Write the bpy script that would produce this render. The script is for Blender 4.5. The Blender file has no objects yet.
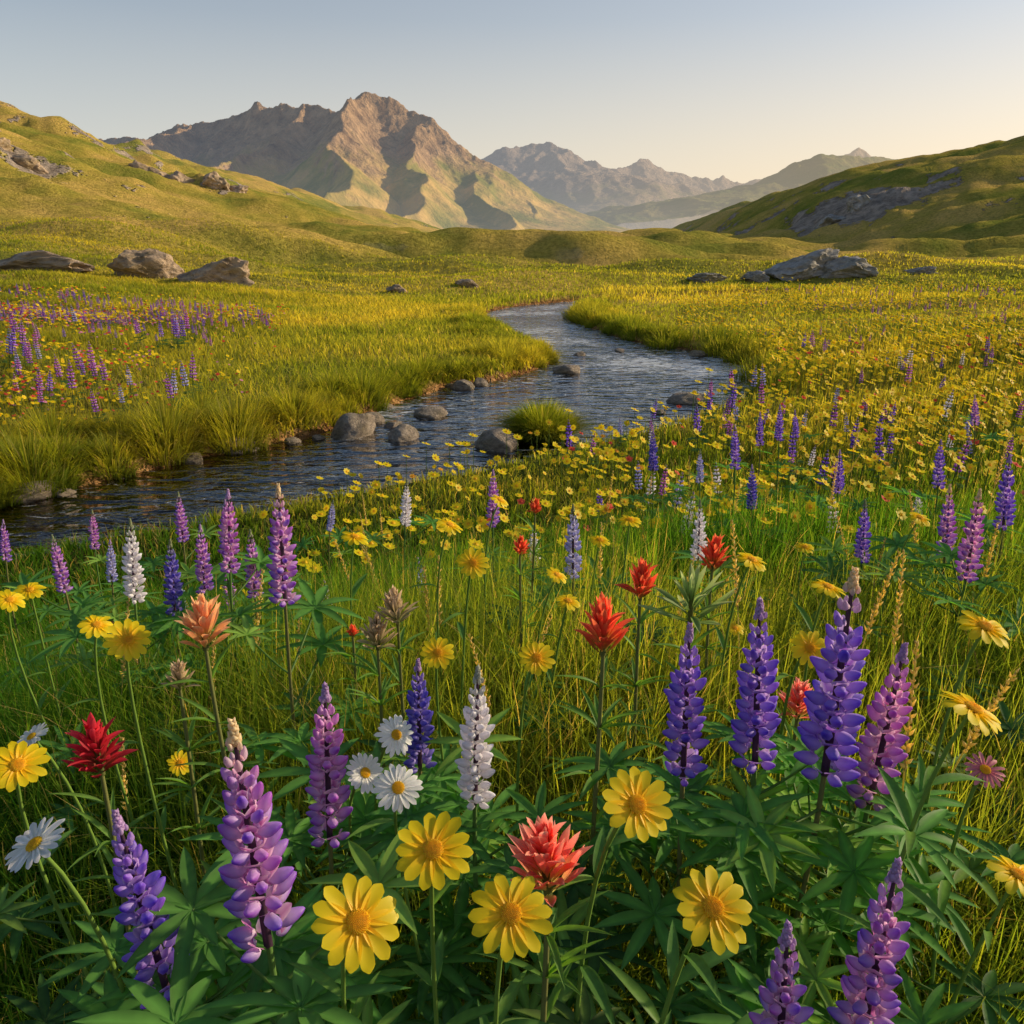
import bpy, bmesh, math, random
import numpy as np
from mathutils import Vector, Matrix, noise as mnoise
rng=np.random.default_rng(7); random.seed(7)
C0=bpy.context.scene.collection
# ---------------------------------------------------------------- helpers
def ss(a,b,x):
    t=np.clip((x-a)/(b-a),0,1); return t*t*(3-2*t)
def hsh(xi,yi,seed):
    h=(xi.astype(np.int64)*374761393+yi.astype(np.int64)*668265263+seed*1446650773)&0xffffffff
    h=((h^(h>>13))*1274126177)&0xffffffff
    h=h^(h>>16)
    return (h&0xffff)/65535.0
def vn(x,y,seed=0):
    xi=np.floor(x);yi=np.floor(y);fx=x-xi;fy=y-yi
    fx=fx*fx*fx*(fx*(fx*6-15)+10);fy=fy*fy*fy*(fy*(fy*6-15)+10)
    a=hsh(xi,yi,seed);b=hsh(xi+1,yi,seed);c=hsh(xi,yi+1,seed);d=hsh(xi+1,yi+1,seed)
    return (a*(1-fx)+b*fx)*(1-fy)+(c*(1-fx)+d*fx)*fy
def fbm(x,y,o=4,seed=0):
    s=0;a=.5;t=0
    for i in range(o):
        s=s+a*(vn(x,y,seed+i)*2-1);t+=a;x=x*2.03+13.1;y=y*2.03+7.7;a*=.5
    return s/t
def ridged(x,y,o=5,seed=0,g=.55):
    s=0;a=1;t=0
    for i in range(o):
        s=s+a*(1-np.abs(vn(x,y,seed+i)*2-1))**2;t+=a
        x,y=(x*.8-y*.6)*2.1+3.3,(x*.6+y*.8)*2.1+9.1;a*=g
    return s/t
def mesh_np(name,V,Q=None,T=None,C=None,smooth=True,mats=()):
    V=np.asarray(V,dtype=np.float32).reshape(-1,3)
    me=bpy.data.meshes.new(name)
    Q=np.zeros((0,4),int) if Q is None else np.asarray(Q).reshape(-1,4)
    T=np.zeros((0,3),int) if T is None else np.asarray(T).reshape(-1,3)
    me.vertices.add(len(V)); me.vertices.foreach_set('co',V.ravel())
    li=np.concatenate([Q.ravel(),T.ravel()]).astype(np.int32)
    st=np.concatenate([np.arange(len(Q))*4,len(Q)*4+np.arange(len(T))*3]).astype(np.int32)
    me.loops.add(len(li)); me.loops.foreach_set('vertex_index',li)
    me.polygons.add(len(st)); me.polygons.foreach_set('loop_start',st)
    try: me.polygons.foreach_set('loop_total',np.concatenate([np.full(len(Q),4),np.full(len(T),3)]).astype(np.int32))
    except Exception: pass
    me.polygons.foreach_set('use_smooth',np.full(len(st),smooth,dtype=bool))
    me.update(calc_edges=True)
    if C is not None:
        C=np.asarray(C,dtype=np.float32).reshape(-1,3)
        at=me.color_attributes.new('Col','FLOAT_COLOR','POINT')
        at.data.foreach_set('color',np.concatenate([C,np.ones((len(C),1),np.float32)],1).ravel())
    for m in mats: me.materials.append(m)
    return me
def obj(name,me,loc=(0,0,0),parent=None,rot=None,scale=None,**kw):
    o=bpy.data.objects.new(name,me); C0.objects.link(o); o.location=loc
    if rot is not None: o.rotation_euler=rot
    if scale is not None: o.scale=(scale,)*3 if np.isscalar(scale) else scale
    if parent is not None: o.parent=parent
    for k,v in kw.items(): o[k]=v
    return o
class GB:
    def __init__(s): s.V=[];s.Q=[];s.T=[];s.C=[];s.n=0
    def add(s,V,Q=None,T=None,C=(1,1,1)):
        V=np.asarray(V,float).reshape(-1,3)
        C=np.asarray(C,float)
        if C.ndim==1: C=np.tile(C,(len(V),1))
        s.V.append(V);s.C.append(C)
        if Q is not None and len(Q): s.Q.append(np.asarray(Q)+s.n)
        if T is not None and len(T): s.T.append(np.asarray(T)+s.n)
        s.n+=len(V)
    def arr(s):
        return (np.concatenate(s.V),np.concatenate(s.Q) if s.Q else None,np.concatenate(s.T) if s.T else None,np.concatenate(s.C))
    def mesh(s,name,mats,smooth=True):
        V,Q,T,C=s.arr(); return mesh_np(name,V,Q,T,C,smooth,mats)
def nrm(v):
    v=np.asarray(v,float); return v/max(1e-9,np.linalg.norm(v))
def frame(d,up=(0,0,1)):
    y=nrm(d); x=np.cross(y,up)
    if np.linalg.norm(x)<1e-4: x=np.cross(y,(1,0,0))
    x=nrm(x); z=np.cross(x,y); return np.stack([x,y,z],1)
def grid(nu,nv):
    i,j=np.meshgrid(np.arange(nv-1),np.arange(nu-1),indexing='ij'); a=i*nu+j
    return np.stack([a,a+1,a+nu+1,a+nu],-1).reshape(-1,4)
def tube(P,R,seg=6):
    P=np.asarray(P,float);n=len(P);V=[]
    for i in range(n):
        t=nrm(P[min(i+1,n-1)]-P[max(i-1,0)]); F=frame(t,(0.3,.95,.1))
        for k in range(seg):
            a=2*math.pi*k/seg; V.append(P[i]+(F[:,0]*math.cos(a)+F[:,2]*math.sin(a))*R[i])
    Q=[(i*seg+k,i*seg+(k+1)%seg,(i+1)*seg+(k+1)%seg,(i+1)*seg+k) for i in range(n-1) for k in range(seg)]
    return np.array(V),np.array(Q)
def bez(a,b,c,n):
    t=np.linspace(0,1,n)[:,None]; a,b,c=map(lambda q:np.asarray(q,float),(a,b,c))
    return a*(1-t)**2+2*b*t*(1-t)+c*t*t
def blade(L,w,n=5,fold=.25,droop=.2,pw=.8,tip=.08):
    t=np.linspace(0,1,n+1); wd=w*.5*np.maximum(np.sin(np.pi*t**pw),0)**.8; wd[0]=w*.08; wd[-1]=w*.01
    V=[]
    for i in range(n+1):
        y=L*t[i]; z=-droop*L*t[i]**2
        V+= [(-wd[i],y,z+fold*wd[i]),(0,y,z),(wd[i],y,z+fold*wd[i])]
    return np.array(V),grid(3,n+1)
# ---------------------------------------------------------------- materials
def newmat(name):
    m=bpy.data.materials.new(name); m.use_nodes=True; nt=m.node_tree; nt.nodes.clear()
    out=nt.nodes.new('ShaderNodeOutputMaterial'); return m,nt,out
def N(nt,t,**kw):
    n=nt.nodes.new(t)
    for k,v in kw.items(): setattr(n,k,v)
    return n
def noise_node(nt,vec,scale,detail=4,rough=.55):
    n=N(nt,'ShaderNodeTexNoise'); n.inputs['Scale'].default_value=scale; n.inputs['Detail'].default_value=detail; n.inputs['Roughness'].default_value=rough
    if vec is not None: nt.links.new(vec,n.inputs['Vector'])
    return n
def ramp(nt,fac,stops):
    r=N(nt,'ShaderNodeValToRGB'); el=r.color_ramp.elements
    while len(el)<len(stops): el.new(.5)
    for e,(pp,c) in zip(el,stops): e.position=pp; e.color=(*c,1) if len(c)==3 else c
    nt.links.new(fac,r.inputs[0]); return r
def mixc(nt,fac,a,b,mode='MIX'):
    m=N(nt,'ShaderNodeMix',data_type='RGBA',blend_type=mode)
    for sock,v in ((m.inputs[0],fac),(m.inputs[6],a),(m.inputs[7],b)):
        if isinstance(v,(int,float)): sock.default_value=v
        elif isinstance(v,tuple): sock.default_value=(*v,1)
        else: nt.links.new(v,sock)
    return m.outputs[2]
def mth(nt,op,a,b=None,c=None):
    m=N(nt,'ShaderNodeMath',operation=op)
    for i,v in enumerate((a,b,c)):
        if v is None: continue
        if isinstance(v,(int,float)): m.inputs[i].default_value=v
        else: nt.links.new(v,m.inputs[i])
    return m.outputs[0]
def mrange(nt,v,a,b):
    m=N(nt,'ShaderNodeMapRange'); m.inputs[1].default_value=a; m.inputs[2].default_value=b; nt.links.new(v,m.inputs[0]); return m.outputs[0]
def plantmat(name,transl=.35,gloss=.06,rough=.4,var=.2,tcol=(1,1,1),nscale=60):
    m,nt,out=newmat(name); L=nt.links
    a=N(nt,'ShaderNodeAttribute',attribute_name='Col'); col=a.outputs['Color']
    if var>0:
        tc=N(nt,'ShaderNodeTexCoord'); nz=noise_node(nt,tc.outputs['Object'],nscale,1)
        br=mth(nt,'MULTIPLY_ADD',nz.outputs['Fac'],var*2,1-var)
        col=mixc(nt,1.0,col,br,'MULTIPLY')
    b=N(nt,'ShaderNodeBsdfDiffuse'); L.new(col,b.inputs['Color'])
    t=N(nt,'ShaderNodeBsdfTranslucent'); tcl=mixc(nt,1.0,col,tcol,'MULTIPLY'); L.new(tcl,t.inputs['Color'])
    mx=N(nt,'ShaderNodeMixShader'); mx.inputs[0].default_value=transl
    L.new(b.outputs[0],mx.inputs[1]); L.new(t.outputs[0],mx.inputs[2]); last=mx.outputs[0]
    if gloss>0:
        g=N(nt,'ShaderNodeBsdfGlossy'); g.inputs['Roughness'].default_value=rough; g.inputs['Color'].default_value=(1,1,1,1)
        m2=N(nt,'ShaderNodeMixShader'); m2.inputs[0].default_value=gloss; L.new(last,m2.inputs[1]); L.new(g.outputs[0],m2.inputs[2]); last=m2.outputs[0]
    L.new(last,out.inputs[0]); return m
M_petal=plantmat('petal_material',.48,.02,.5,.12,(1.25,1.15,1.2),180)
M_leaf=plantmat('leaf_material',.45,.015,.5,.3,(1.8,1.9,.7),90)
M_grass=plantmat('grass_material',.58,0,.45,0,(2.2,1.85,.6),4)
M_stem=plantmat('stem_material',.05,0,.5,0,(1,1,1),60)
def painted_haze(nt,shader,out,scale=5600.0,strength=1.0):  # aerial haze painted into the material: emission tint growing with world distance
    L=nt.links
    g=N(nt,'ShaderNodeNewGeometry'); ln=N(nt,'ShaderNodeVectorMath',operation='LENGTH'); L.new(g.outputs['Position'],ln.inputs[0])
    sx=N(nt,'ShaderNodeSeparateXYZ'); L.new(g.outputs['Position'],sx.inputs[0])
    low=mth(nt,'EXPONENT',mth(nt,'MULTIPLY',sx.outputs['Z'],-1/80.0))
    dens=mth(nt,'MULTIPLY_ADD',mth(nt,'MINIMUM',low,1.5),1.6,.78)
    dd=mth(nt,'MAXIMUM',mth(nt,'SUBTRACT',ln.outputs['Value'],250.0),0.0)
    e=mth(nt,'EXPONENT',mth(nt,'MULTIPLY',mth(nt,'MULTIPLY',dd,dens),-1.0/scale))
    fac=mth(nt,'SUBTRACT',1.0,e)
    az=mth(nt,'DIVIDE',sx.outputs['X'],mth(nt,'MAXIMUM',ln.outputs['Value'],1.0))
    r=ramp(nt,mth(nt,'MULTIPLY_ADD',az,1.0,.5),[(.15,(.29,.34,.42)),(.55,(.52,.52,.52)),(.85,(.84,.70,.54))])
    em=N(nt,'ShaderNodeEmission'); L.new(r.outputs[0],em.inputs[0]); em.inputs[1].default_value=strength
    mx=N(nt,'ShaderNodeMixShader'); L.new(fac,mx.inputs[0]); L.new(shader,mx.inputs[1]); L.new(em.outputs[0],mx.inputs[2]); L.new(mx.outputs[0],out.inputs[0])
# ---------------------------------------------------------------- terrain
ZW=-1.25
S=.75
LB=np.array([(-40,3),(-14,5.6),(-9,7.2),(-6.05,9.05),(-5.72,9.73),(-4.36,11.7),(-3.36,12.4),(-2.94,13.5),(-1.75,17.1),(-.7,17.6),(.8,19.9),(1.04,22.3),(0,26.4),(-1.35,32.8),(-1,37.5),(1.65,41.6),(7,46),(16,50)])*S
NB=np.array([(19,47),(9,43),(3.9,41.6),(2.7,38.4),(2.4,33.4),(2.95,28.9),(4.1,24.3),(5.5,23),(6.1,20.4),(5.0,16.0),(3.3,13.6),(1.1,11.4),(-.45,10.1),(-1.9,9.2),(-3.2,8.1),(-4.4,7.3),(-5.3,6.7),(-8,4.9),(-14,2.7),(-40,0)])*S
def smoothpoly(P):
    for _ in range(2):
        Q=[P[0]]
        for a,b in zip(P[:-1],P[1:]): Q+= [a*.75+b*.25,a*.25+b*.75]
        Q.append(P[-1]); P=np.array(Q)
    return P
LBs,NBs=smoothpoly(LB),smoothpoly(NB)
POLY=np.concatenate([LBs,NBs])
def sdf(x,y):
    x=np.asarray(x,float);y=np.asarray(y,float)
    d=np.full(x.shape,1e9); ins=np.zeros(x.shape,bool)
    n=len(POLY)
    for i in range(n):
        a=POLY[i];b=POLY[(i+1)%n]; e=b-a; l2=max(e@e,1e-9)
        t=np.clip(((x-a[0])*e[0]+(y-a[1])*e[1])/l2,0,1)
        dd=(x-a[0]-t*e[0])**2+(y-a[1]-t*e[1])**2
        d=np.minimum(d,dd)
        c=((a[1]>y)!=(b[1]>y))
        if abs(e[1])>1e-9: ins^=c&(x<e[0]*(y-a[1])/e[1]+a[0])
    d=np.sqrt(d); return np.where(ins,-d,d)
YC=(np.array([-40,-14,-5.7,-4.4,-2.6,-.5,2,4.4])*S,np.array([1.5,4.2,8.3,9.6,11.2,13.7,16.7,19.5])*S)
def nearside(x,y): return ~((x<4.4*S)&(y>np.interp(x,YC[0],YC[1])))
def gauss(x,y,cx,cy,sx,sy): return np.exp(-((x-cx)/sx)**2-((y-cy)/sy)**2)
def H(x,y,d=None):
    x=np.asarray(x,float);y=np.asarray(y,float)
    d0=sdf(x,y) if d is None else d
    dw=d0+.14*fbm(x*1.5,y*1.5,3,5)*ss(14,5,np.abs(d0)*3)
    r=np.hypot(x,y); dp=np.maximum(dw,0)
    z=ZW+.17*ss(-.03,.22,dw)
    nr=nearside(x,y)
    z=z+np.where(nr,1.08*ss(0,6.4,dp)**1.4*np.exp(-(np.maximum(y,0)/11)**2),0)
    wl=ss(-.05,-.5,x/(np.abs(y)+5))*(y>0)
    dd=60*(1-np.exp(-dp/60))
    z=z+np.where(nr&(y<14),0.004,(.016+.042*wl))*dd*np.where(nr,ss(6,18,y),1)
    z=z+ss(14,60,r)*3.1*(fbm(x/24,y/12,3,21)+.06)*ss(0,10,dp)+ss(3,12,dp)*.42*fbm(x/5.,y/2.6,2,23)*ss(6,15,r)
    z=z+.035*fbm(x*1.3,y*1.3,3,31)*ss(.1,.6,dp)
    zl=np.interp(-x,[0,30,45,62,76,93,110,144,200,400],[0,0,1.5,6.0,10.5,17.0,24,32.5,40,43])
    bump=1+.20*fbm(x/40,y/40,4,41)+.16*ridged(x/30,y/40,3,44)-.08
    z=z+zl*ss(25,190,y)*(1-ss(280,480,y))*bump
    nb=1+.2*fbm(x/25,y/25,3,45)
    z=z+(18*gauss(x,y,-124,430,56,75)+7*gauss(x,y,-64,460,34,60)+5*gauss(x,y,-48,200,30,40)+1.5*gauss(x,y,22,150,26,30))*nb
    rk=.85*gauss(x,y,70,170,15,24)+.8*gauss(x,y,-84,150,14,10)+.9*gauss(x,y,-70,190,13,12)
    z=z+rk*2.8*(ridged(x/9,y/9,5,77)-.35)
    zr=np.interp(x,[0,50,57,68,85,128,200,400],[0,0,1.2,8.3,15.5,23.5,32,38])
    z=z+zr*ss(70,200,y)*(1-ss(270,450,y))*(1+.06*fbm(x/50,y/50,3,51))
    z=z-25*ss(500,900,r)
    z=np.where(dw>.15,np.maximum(z,ZW+.1),z)
    z=np.where(dw<0,ZW-.38*ss(0,1.1,-dw)+.03*fbm(x*4,y*4,2,61)*ss(0,.4,-dw)-.004,z)
    return z
def terrain():
    th=np.concatenate([np.radians(np.linspace(-52,52,520)),np.radians(np.linspace(52,308,90))[1:-1]])
    R=np.geomspace(.2,7000,660); nt_=len(th)
    X=np.outer(R,np.sin(th));Y=np.outer(R,np.cos(th))
    V=np.stack([X,Y,H(X,Y)],-1).reshape(-1,3)
    i,j=np.meshgrid(np.arange(len(R)-1),np.arange(nt_),indexing='ij'); j2=(j+1)%nt_
    Q=np.stack([i*nt_+j,(i+1)*nt_+j,(i+1)*nt_+j2,i*nt_+j2],-1).reshape(-1,4)[:, ::-1]
    n=len(V); V=np.vstack([V,[0,0,float(H(np.array([0.]),np.array([0.]))[0])]])
    T=np.stack([np.arange(nt_),(np.arange(nt_)+1)%nt_,np.full(nt_,n)],1)[:, ::-1]
    m,nt,out=newmat('meadow_ground'); L=nt.links
    g=N(nt,'ShaderNodeNewGeometry'); pos=g.outputs['Position']
    sx=N(nt,'ShaderNodeSeparateXYZ'); L.new(pos,sx.inputs[0])
    n1=noise_node(nt,pos,.045,4,.6); n2=noise_node(nt,pos,.35,3,.6); n3=noise_node(nt,pos,2.5,4,.75)
    grass=ramp(nt,n2.outputs['Fac'],[(.3,(.21,.22,.035)),(.5,(.41,.34,.055)),(.72,(.60,.41,.10))]).outputs[0]
    gold=ramp(nt,n1.outputs['Fac'],[(.40,(.21,.24,.045)),(.5,(.54,.39,.08)),(.60,(.78,.48,.15))]).outputs[0]
    col=mixc(nt,.62,grass,gold)
    fine=ramp(nt,n3.outputs['Fac'],[(.3,(.5,.55,.5)),(.6,(1.12,1.12,1.12))]).outputs[0]
    col=mixc(nt,1.0,col,fine,'MULTIPLY')
    ln=N(nt,'ShaderNodeVectorMath',operation='LENGTH'); L.new(pos,ln.inputs[0])
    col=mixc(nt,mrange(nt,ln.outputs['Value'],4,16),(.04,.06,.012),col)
    mudf=mth(nt,'MULTIPLY',mrange(nt,sx.outputs['Z'],ZW+.17,ZW+.06),mrange(nt,ln.outputs['Value'],60,45))
    vor=N(nt,'ShaderNodeTexVoronoi'); vor.inputs['Scale'].default_value=9; L.new(pos,vor.inputs['Vector'])
    peb=ramp(nt,vor.outputs['Distance'],[(.1,(.52,.29,.12)),(.6,(.20,.10,.04))]).outputs[0]
    col=mixc(nt,mudf,col,peb)
    sn=N(nt,'ShaderNodeSeparateXYZ'); L.new(g.outputs['Normal'],sn.inputs[0])
    rn=noise_node(nt,pos,.06,5,.7)
    zone=None
    for c,rad in (((70,170,6),24),((-84,150,9),15),((-70,190,9),15)):
        dv=N(nt,'ShaderNodeVectorMath',operation='DISTANCE'); L.new(pos,dv.inputs[0]); dv.inputs[1].default_value=c
        k=mth(nt,'MULTIPLY',mrange(nt,dv.outputs['Value'],rad,rad*.3),.16); zone=k if zone is None else mth(nt,'MAXIMUM',zone,k)
    sl=mth(nt,'ADD',mth(nt,'ADD',mth(nt,'SUBTRACT',1.0,sn.outputs['Z']),mth(nt,'MULTIPLY',mth(nt,'SUBTRACT',rn.outputs['Fac'],.5),.9)),zone)
    rf=mth(nt,'MULTIPLY',mrange(nt,sl,.175,.20),mrange(nt,ln.outputs['Value'],60,110))
    rr=noise_node(nt,pos,.4,6,.78)
    rc=ramp(nt,rr.outputs['Fac'],[(.38,(.26,.21,.17)),(.62,(.66,.53,.42))]).outputs[0]
    col=mixc(nt,rf,col,rc)
    b=N(nt,'ShaderNodeBsdfDiffuse'); L.new(col,b.inputs['Color'])
    bn=noise_node(nt,pos,1.3,5,.78); bp=N(nt,'ShaderNodeBump'); bp.inputs['Strength'].default_value=1; bp.inputs['Distance'].default_value=.6
    L.new(mth(nt,'ADD',bn.outputs['Fac'],mth(nt,'MULTIPLY',mth(nt,'MULTIPLY',rr.outputs['Fac'],rf),3.5)),bp.inputs['Height']); L.new(bp.outputs[0],b.inputs['Normal'])
    painted_haze(nt,b.outputs[0],out)
    obj('ground',mesh_np('ground',V,Q,T,None,True,[m]),kind='structure')
terrain()
# ---------------------------------------------------------------- water
def water():
    gx=np.linspace(-32,15,3);gy=np.linspace(-1,40,3)
    X,Y=np.meshgrid(gx,gy); V=np.stack([X,Y,np.full_like(X,ZW)],-1)
    m,nt,out=newmat('stream_water'); L=nt.links
    g=N(nt,'ShaderNodeNewGeometry'); mp=N(nt,'ShaderNodeMapping'); mp.inputs['Rotation'].default_value=(0,0,math.radians(-48)); mp.inputs['Scale'].default_value=(1,2.2,1); L.new(g.outputs['Position'],mp.inputs[0])
    a=noise_node(nt,mp.outputs[0],1.7,2,.45); a.inputs['Distortion'].default_value=.9
    b2=noise_node(nt,mp.outputs[0],7,2,.5)
    hh=mth(nt,'ADD',a.outputs['Fac'],mth(nt,'MULTIPLY',b2.outputs['Fac'],.18))
    bp=N(nt,'ShaderNodeBump'); bp.inputs['Strength'].default_value=1; bp.inputs['Distance'].default_value=.10; L.new(hh,bp.inputs['Height'])
    gl=N(nt,'ShaderNodeBsdfGlossy'); gl.inputs['Roughness'].default_value=.07; gl.inputs['Color'].default_value=(1,1,1,1); L.new(bp.outputs[0],gl.inputs['Normal'])
    tr=N(nt,'ShaderNodeBsdfTransparent'); tr.inputs[0].default_value=(.80,.57,.33,1)
    sx=N(nt,'ShaderNodeSeparateXYZ'); L.new(g.outputs['Position'],sx.inputs[0])
    fr=N(nt,'ShaderNodeFresnel'); L.new(bp.outputs[0],fr.inputs['Normal'])
    L.new(mth(nt,'MULTIPLY_ADD',mrange(nt,sx.outputs['Y'],6.5,12),3.6,1.5),fr.inputs[0])
    mx=N(nt,'ShaderNodeMixShader'); L.new(fr.outputs[0],mx.inputs[0]); L.new(tr.outputs[0],mx.inputs[1]); L.new(gl.outputs[0],mx.inputs[2])
    fm=noise_node(nt,mp.outputs[0],4,5,.75); fm.inputs['Distortion'].default_value=1.2
    big=noise_node(nt,g.outputs['Position'],.35,2)
    riff=mth(nt,'MULTIPLY',mrange(nt,sx.outputs['Y'],9,14),.08)
    ff=mrange(nt,mth(nt,'ADD',riff,mth(nt,'ADD',fm.outputs['Fac'],mth(nt,'MULTIPLY',mth(nt,'SUBTRACT',big.outputs['Fac'],.5),.5))),.60,.73)
    df=N(nt,'ShaderNodeBsdfDiffuse'); df.inputs[0].default_value=(.9,.92,.95,1)
    m2=N(nt,'ShaderNodeMixShader'); L.new(mth(nt,'MULTIPLY',ff,.65),m2.inputs[0]); L.new(mx.outputs[0],m2.inputs[1]); L.new(df.outputs[0],m2.inputs[2])
    L.new(m2.outputs[0],out.inputs[0])
    obj('stream_water',mesh_np('stream_water',V,grid(3,3),None,None,True,[m]),kind='structure')
water()
# ---------------------------------------------------------------- mountains
def mountain_mat(name,rock_a,rock_b,green,green2,zg,gmix,lo=.55,hi=.68):
    m,nt,out=newmat(name); L=nt.links
    g=N(nt,'ShaderNodeNewGeometry'); pos=g.outputs['Position']
    sx=N(nt,'ShaderNodeSeparateXYZ'); L.new(pos,sx.inputs[0]); sn=N(nt,'ShaderNodeSeparateXYZ'); L.new(g.outputs['Normal'],sn.inputs[0])
    n1=noise_node(nt,pos,.012,6,.65); n2=noise_node(nt,pos,.05,6,.7)
    mp=N(nt,'ShaderNodeMapping'); mp.inputs['Scale'].default_value=(1,1,.25); L.new(pos,mp.inputs[0]); n3=noise_node(nt,mp.outputs[0],.035,6,.7)
    rock=ramp(nt,mth(nt,'MULTIPLY_ADD',n3.outputs['Fac'],.6,mth(nt,'MULTIPLY',n2.outputs['Fac'],.4)),[(.36,rock_a),(.62,rock_b)]).outputs[0]
    a=mrange(nt,mth(nt,'ADD',sx.outputs['Z'],mth(nt,'MULTIPLY',mth(nt,'SUBTRACT',n1.outputs['Fac'],.5),zg*1.5)),zg*1.15,zg*.75)
    s=mrange(nt,sn.outputs['Z'],lo,hi)
    fg=mth(nt,'MULTIPLY',mth(nt,'MULTIPLY',a,s),gmix)
    gr=ramp(nt,n1.outputs['Fac'],[(.4,green),(.6,green2)]).outputs[0]
    col=mixc(nt,fg,rock,gr)
    b=N(nt,'ShaderNodeBsdfDiffuse'); L.new(col,b.inputs['Color'])
    bp=N(nt,'ShaderNodeBump'); bp.inputs['Strength'].default_value=1; L.new(mth(nt,'MULTIPLY_ADD',fg,-18.0,24.0),bp.inputs['Distance']); L.new(mth(nt,'ADD',n3.outputs['Fac'],mth(nt,'MULTIPLY',n2.outputs['Fac'],.6)),bp.inputs['Height']); L.new(bp.outputs[0],b.inputs['Normal'])
    painted_haze(nt,b.outputs[0],out); return m
def seglist(lines):
    s=[]
    for l in lines:
        P=[(a*y,y,zz*y+1) for a,y,zz in l]
        s+=list(zip(P[:-1],P[1:]))
    return s
def mountain(name,lines,x0,x1,y0,y1,nx,ny,slope,amp,ns,mat,seed,base=-30,soft=1.0,bias=.55,k1=1.2,k2=.6):
    X,Y=np.meshgrid(np.linspace(x0,x1,nx),np.linspace(y0,y1,ny))
    wx=X+ns*.3*fbm(X/ns,Y/ns,3,seed+1); wy=Y+ns*.3*fbm(X/ns,Y/ns,3,seed+9)
    Z=np.full(X.shape,float(base))
    for (a,b) in seglist(lines):
        ex,ey=b[0]-a[0],b[1]-a[1]; l2=ex*ex+ey*ey
        t=np.clip(((wx-a[0])*ex+(wy-a[1])*ey)/l2,0,1)
        dd=np.hypot(wx-a[0]-t*ex,wy-a[1]-t*ey); zz=a[2]+t*(b[2]-a[2])
        Z=np.maximum(Z,zz-slope*dd*(1-.0009*np.minimum(dd,500)))
    hgt=np.clip((Z-base)/(amp*6),0,1)**soft
    rg=ridged(X/ns,Y/ns*.7,6,seed,.5)-bias
    rg2=ridged(X/(ns*.30),Y/(ns*.6),5,seed+30,.6)-.5
    Z=Z+amp*hgt*(rg*k1+rg2*k2)
    V=np.stack([X,Y,Z],-1)
    return obj(name,mesh_np(name,V,grid(nx,ny),None,None,True,[mat]),kind='structure')
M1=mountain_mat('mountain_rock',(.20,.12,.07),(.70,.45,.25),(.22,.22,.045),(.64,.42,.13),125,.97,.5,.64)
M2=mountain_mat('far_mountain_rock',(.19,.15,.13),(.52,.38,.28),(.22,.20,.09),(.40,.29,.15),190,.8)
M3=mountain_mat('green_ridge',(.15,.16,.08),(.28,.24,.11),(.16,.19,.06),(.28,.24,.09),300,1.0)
mountain('mountain',[
 [(-.56,1800,.104),(-.434,1700,.112),(-.353,1700,.127),(-.300,1650,.138),(-.238,1600,.145),(-.204,1550,.143),(-.1644,1500,.160),(-.126,1500,.147),(-.0813,1480,.134),(-.0536,1450,.111),(-.0253,1450,.086),(.0209,1420,.058),(.0619,1400,.037),(.11,1380,-.002)],
 [(-.1644,1500,.160),(-.18,1300,.124),(-.20,1080,.062),(-.21,820,.0)],
 [(-.0813,1480,.134),(-.10,1300,.092),(-.115,1050,.032),(-.12,850,.0)],
 [(-.238,1600,.145),(-.30,1350,.104),(-.36,1050,.050),(-.40,800,.01)],
 [(-.0253,1450,.086),(-.035,1250,.05),(-.02,1000,.008)],
 [(.0209,1420,.058),(.03,1250,.025),(.04,1100,0)],
 [(-.353,1700,.127),(-.46,1400,.088),(-.55,1100,.05)],
 ],-1150,330,700,2000,680,600,.84,30,180,M1,100,-30,1.5,.50,1.1,.42)
mountain('far_mountain_range',[
 [(-.20,4000,.04),(-.083,4000,.055),(-.0389,4000,.087),(.0034,4000,.098),(.0375,4050,.100),(.066,4000,.103),(.1,4100,.091),(.141,4000,.081),(.158,4300,.087),(.206,4400,.069),(.241,4400,.067),(.304,4400,.067),(.36,4200,.075),(.396,4200,.104),(.443,4200,.09),(.508,4200,.08),(.62,4200,.09)],
 [(.066,4000,.103),(.09,3300,.05),(.10,2800,.0)],
 [(-.0389,4000,.087),(-.02,3300,.04),(0,2800,.0)],
 [(.0375,4050,.100),(.03,3500,.06),(.04,2900,.01)],
 [(.158,4300,.087),(.18,3500,.04),(.2,3000,0)],
 [(.396,4200,.104),(.36,3600,.06),(.33,3000,.02)],
 ],-1300,3000,2500,5200,620,330,.6,56,420,M2,200)
mountain('valley_ridge',[
 [(-.02,2500,.058),(.03,2500,.050),(.07,2550,.036),(.11,2600,.018),(.15,2600,-.01)],
 [(.15,3300,.0),(.19,3300,.024),(.23,3350,.044),(.28,3400,.058),(.36,3400,.064)],
 ],-200,1300,2200,3600,260,220,.5,22,200,M3,330)
mountain('hazy_ridge',[
 [(.135,1950,-.01),(.155,1950,.004),(.208,2050,.029),(.264,2150,.056),(.319,2200,.080),(.351,2200,.094),(.42,2250,.088),(.52,2300,.085),(.7,2300,.09)],
 ],100,1900,1700,2700,360,220,.45,16,200,M3,300)
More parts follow.
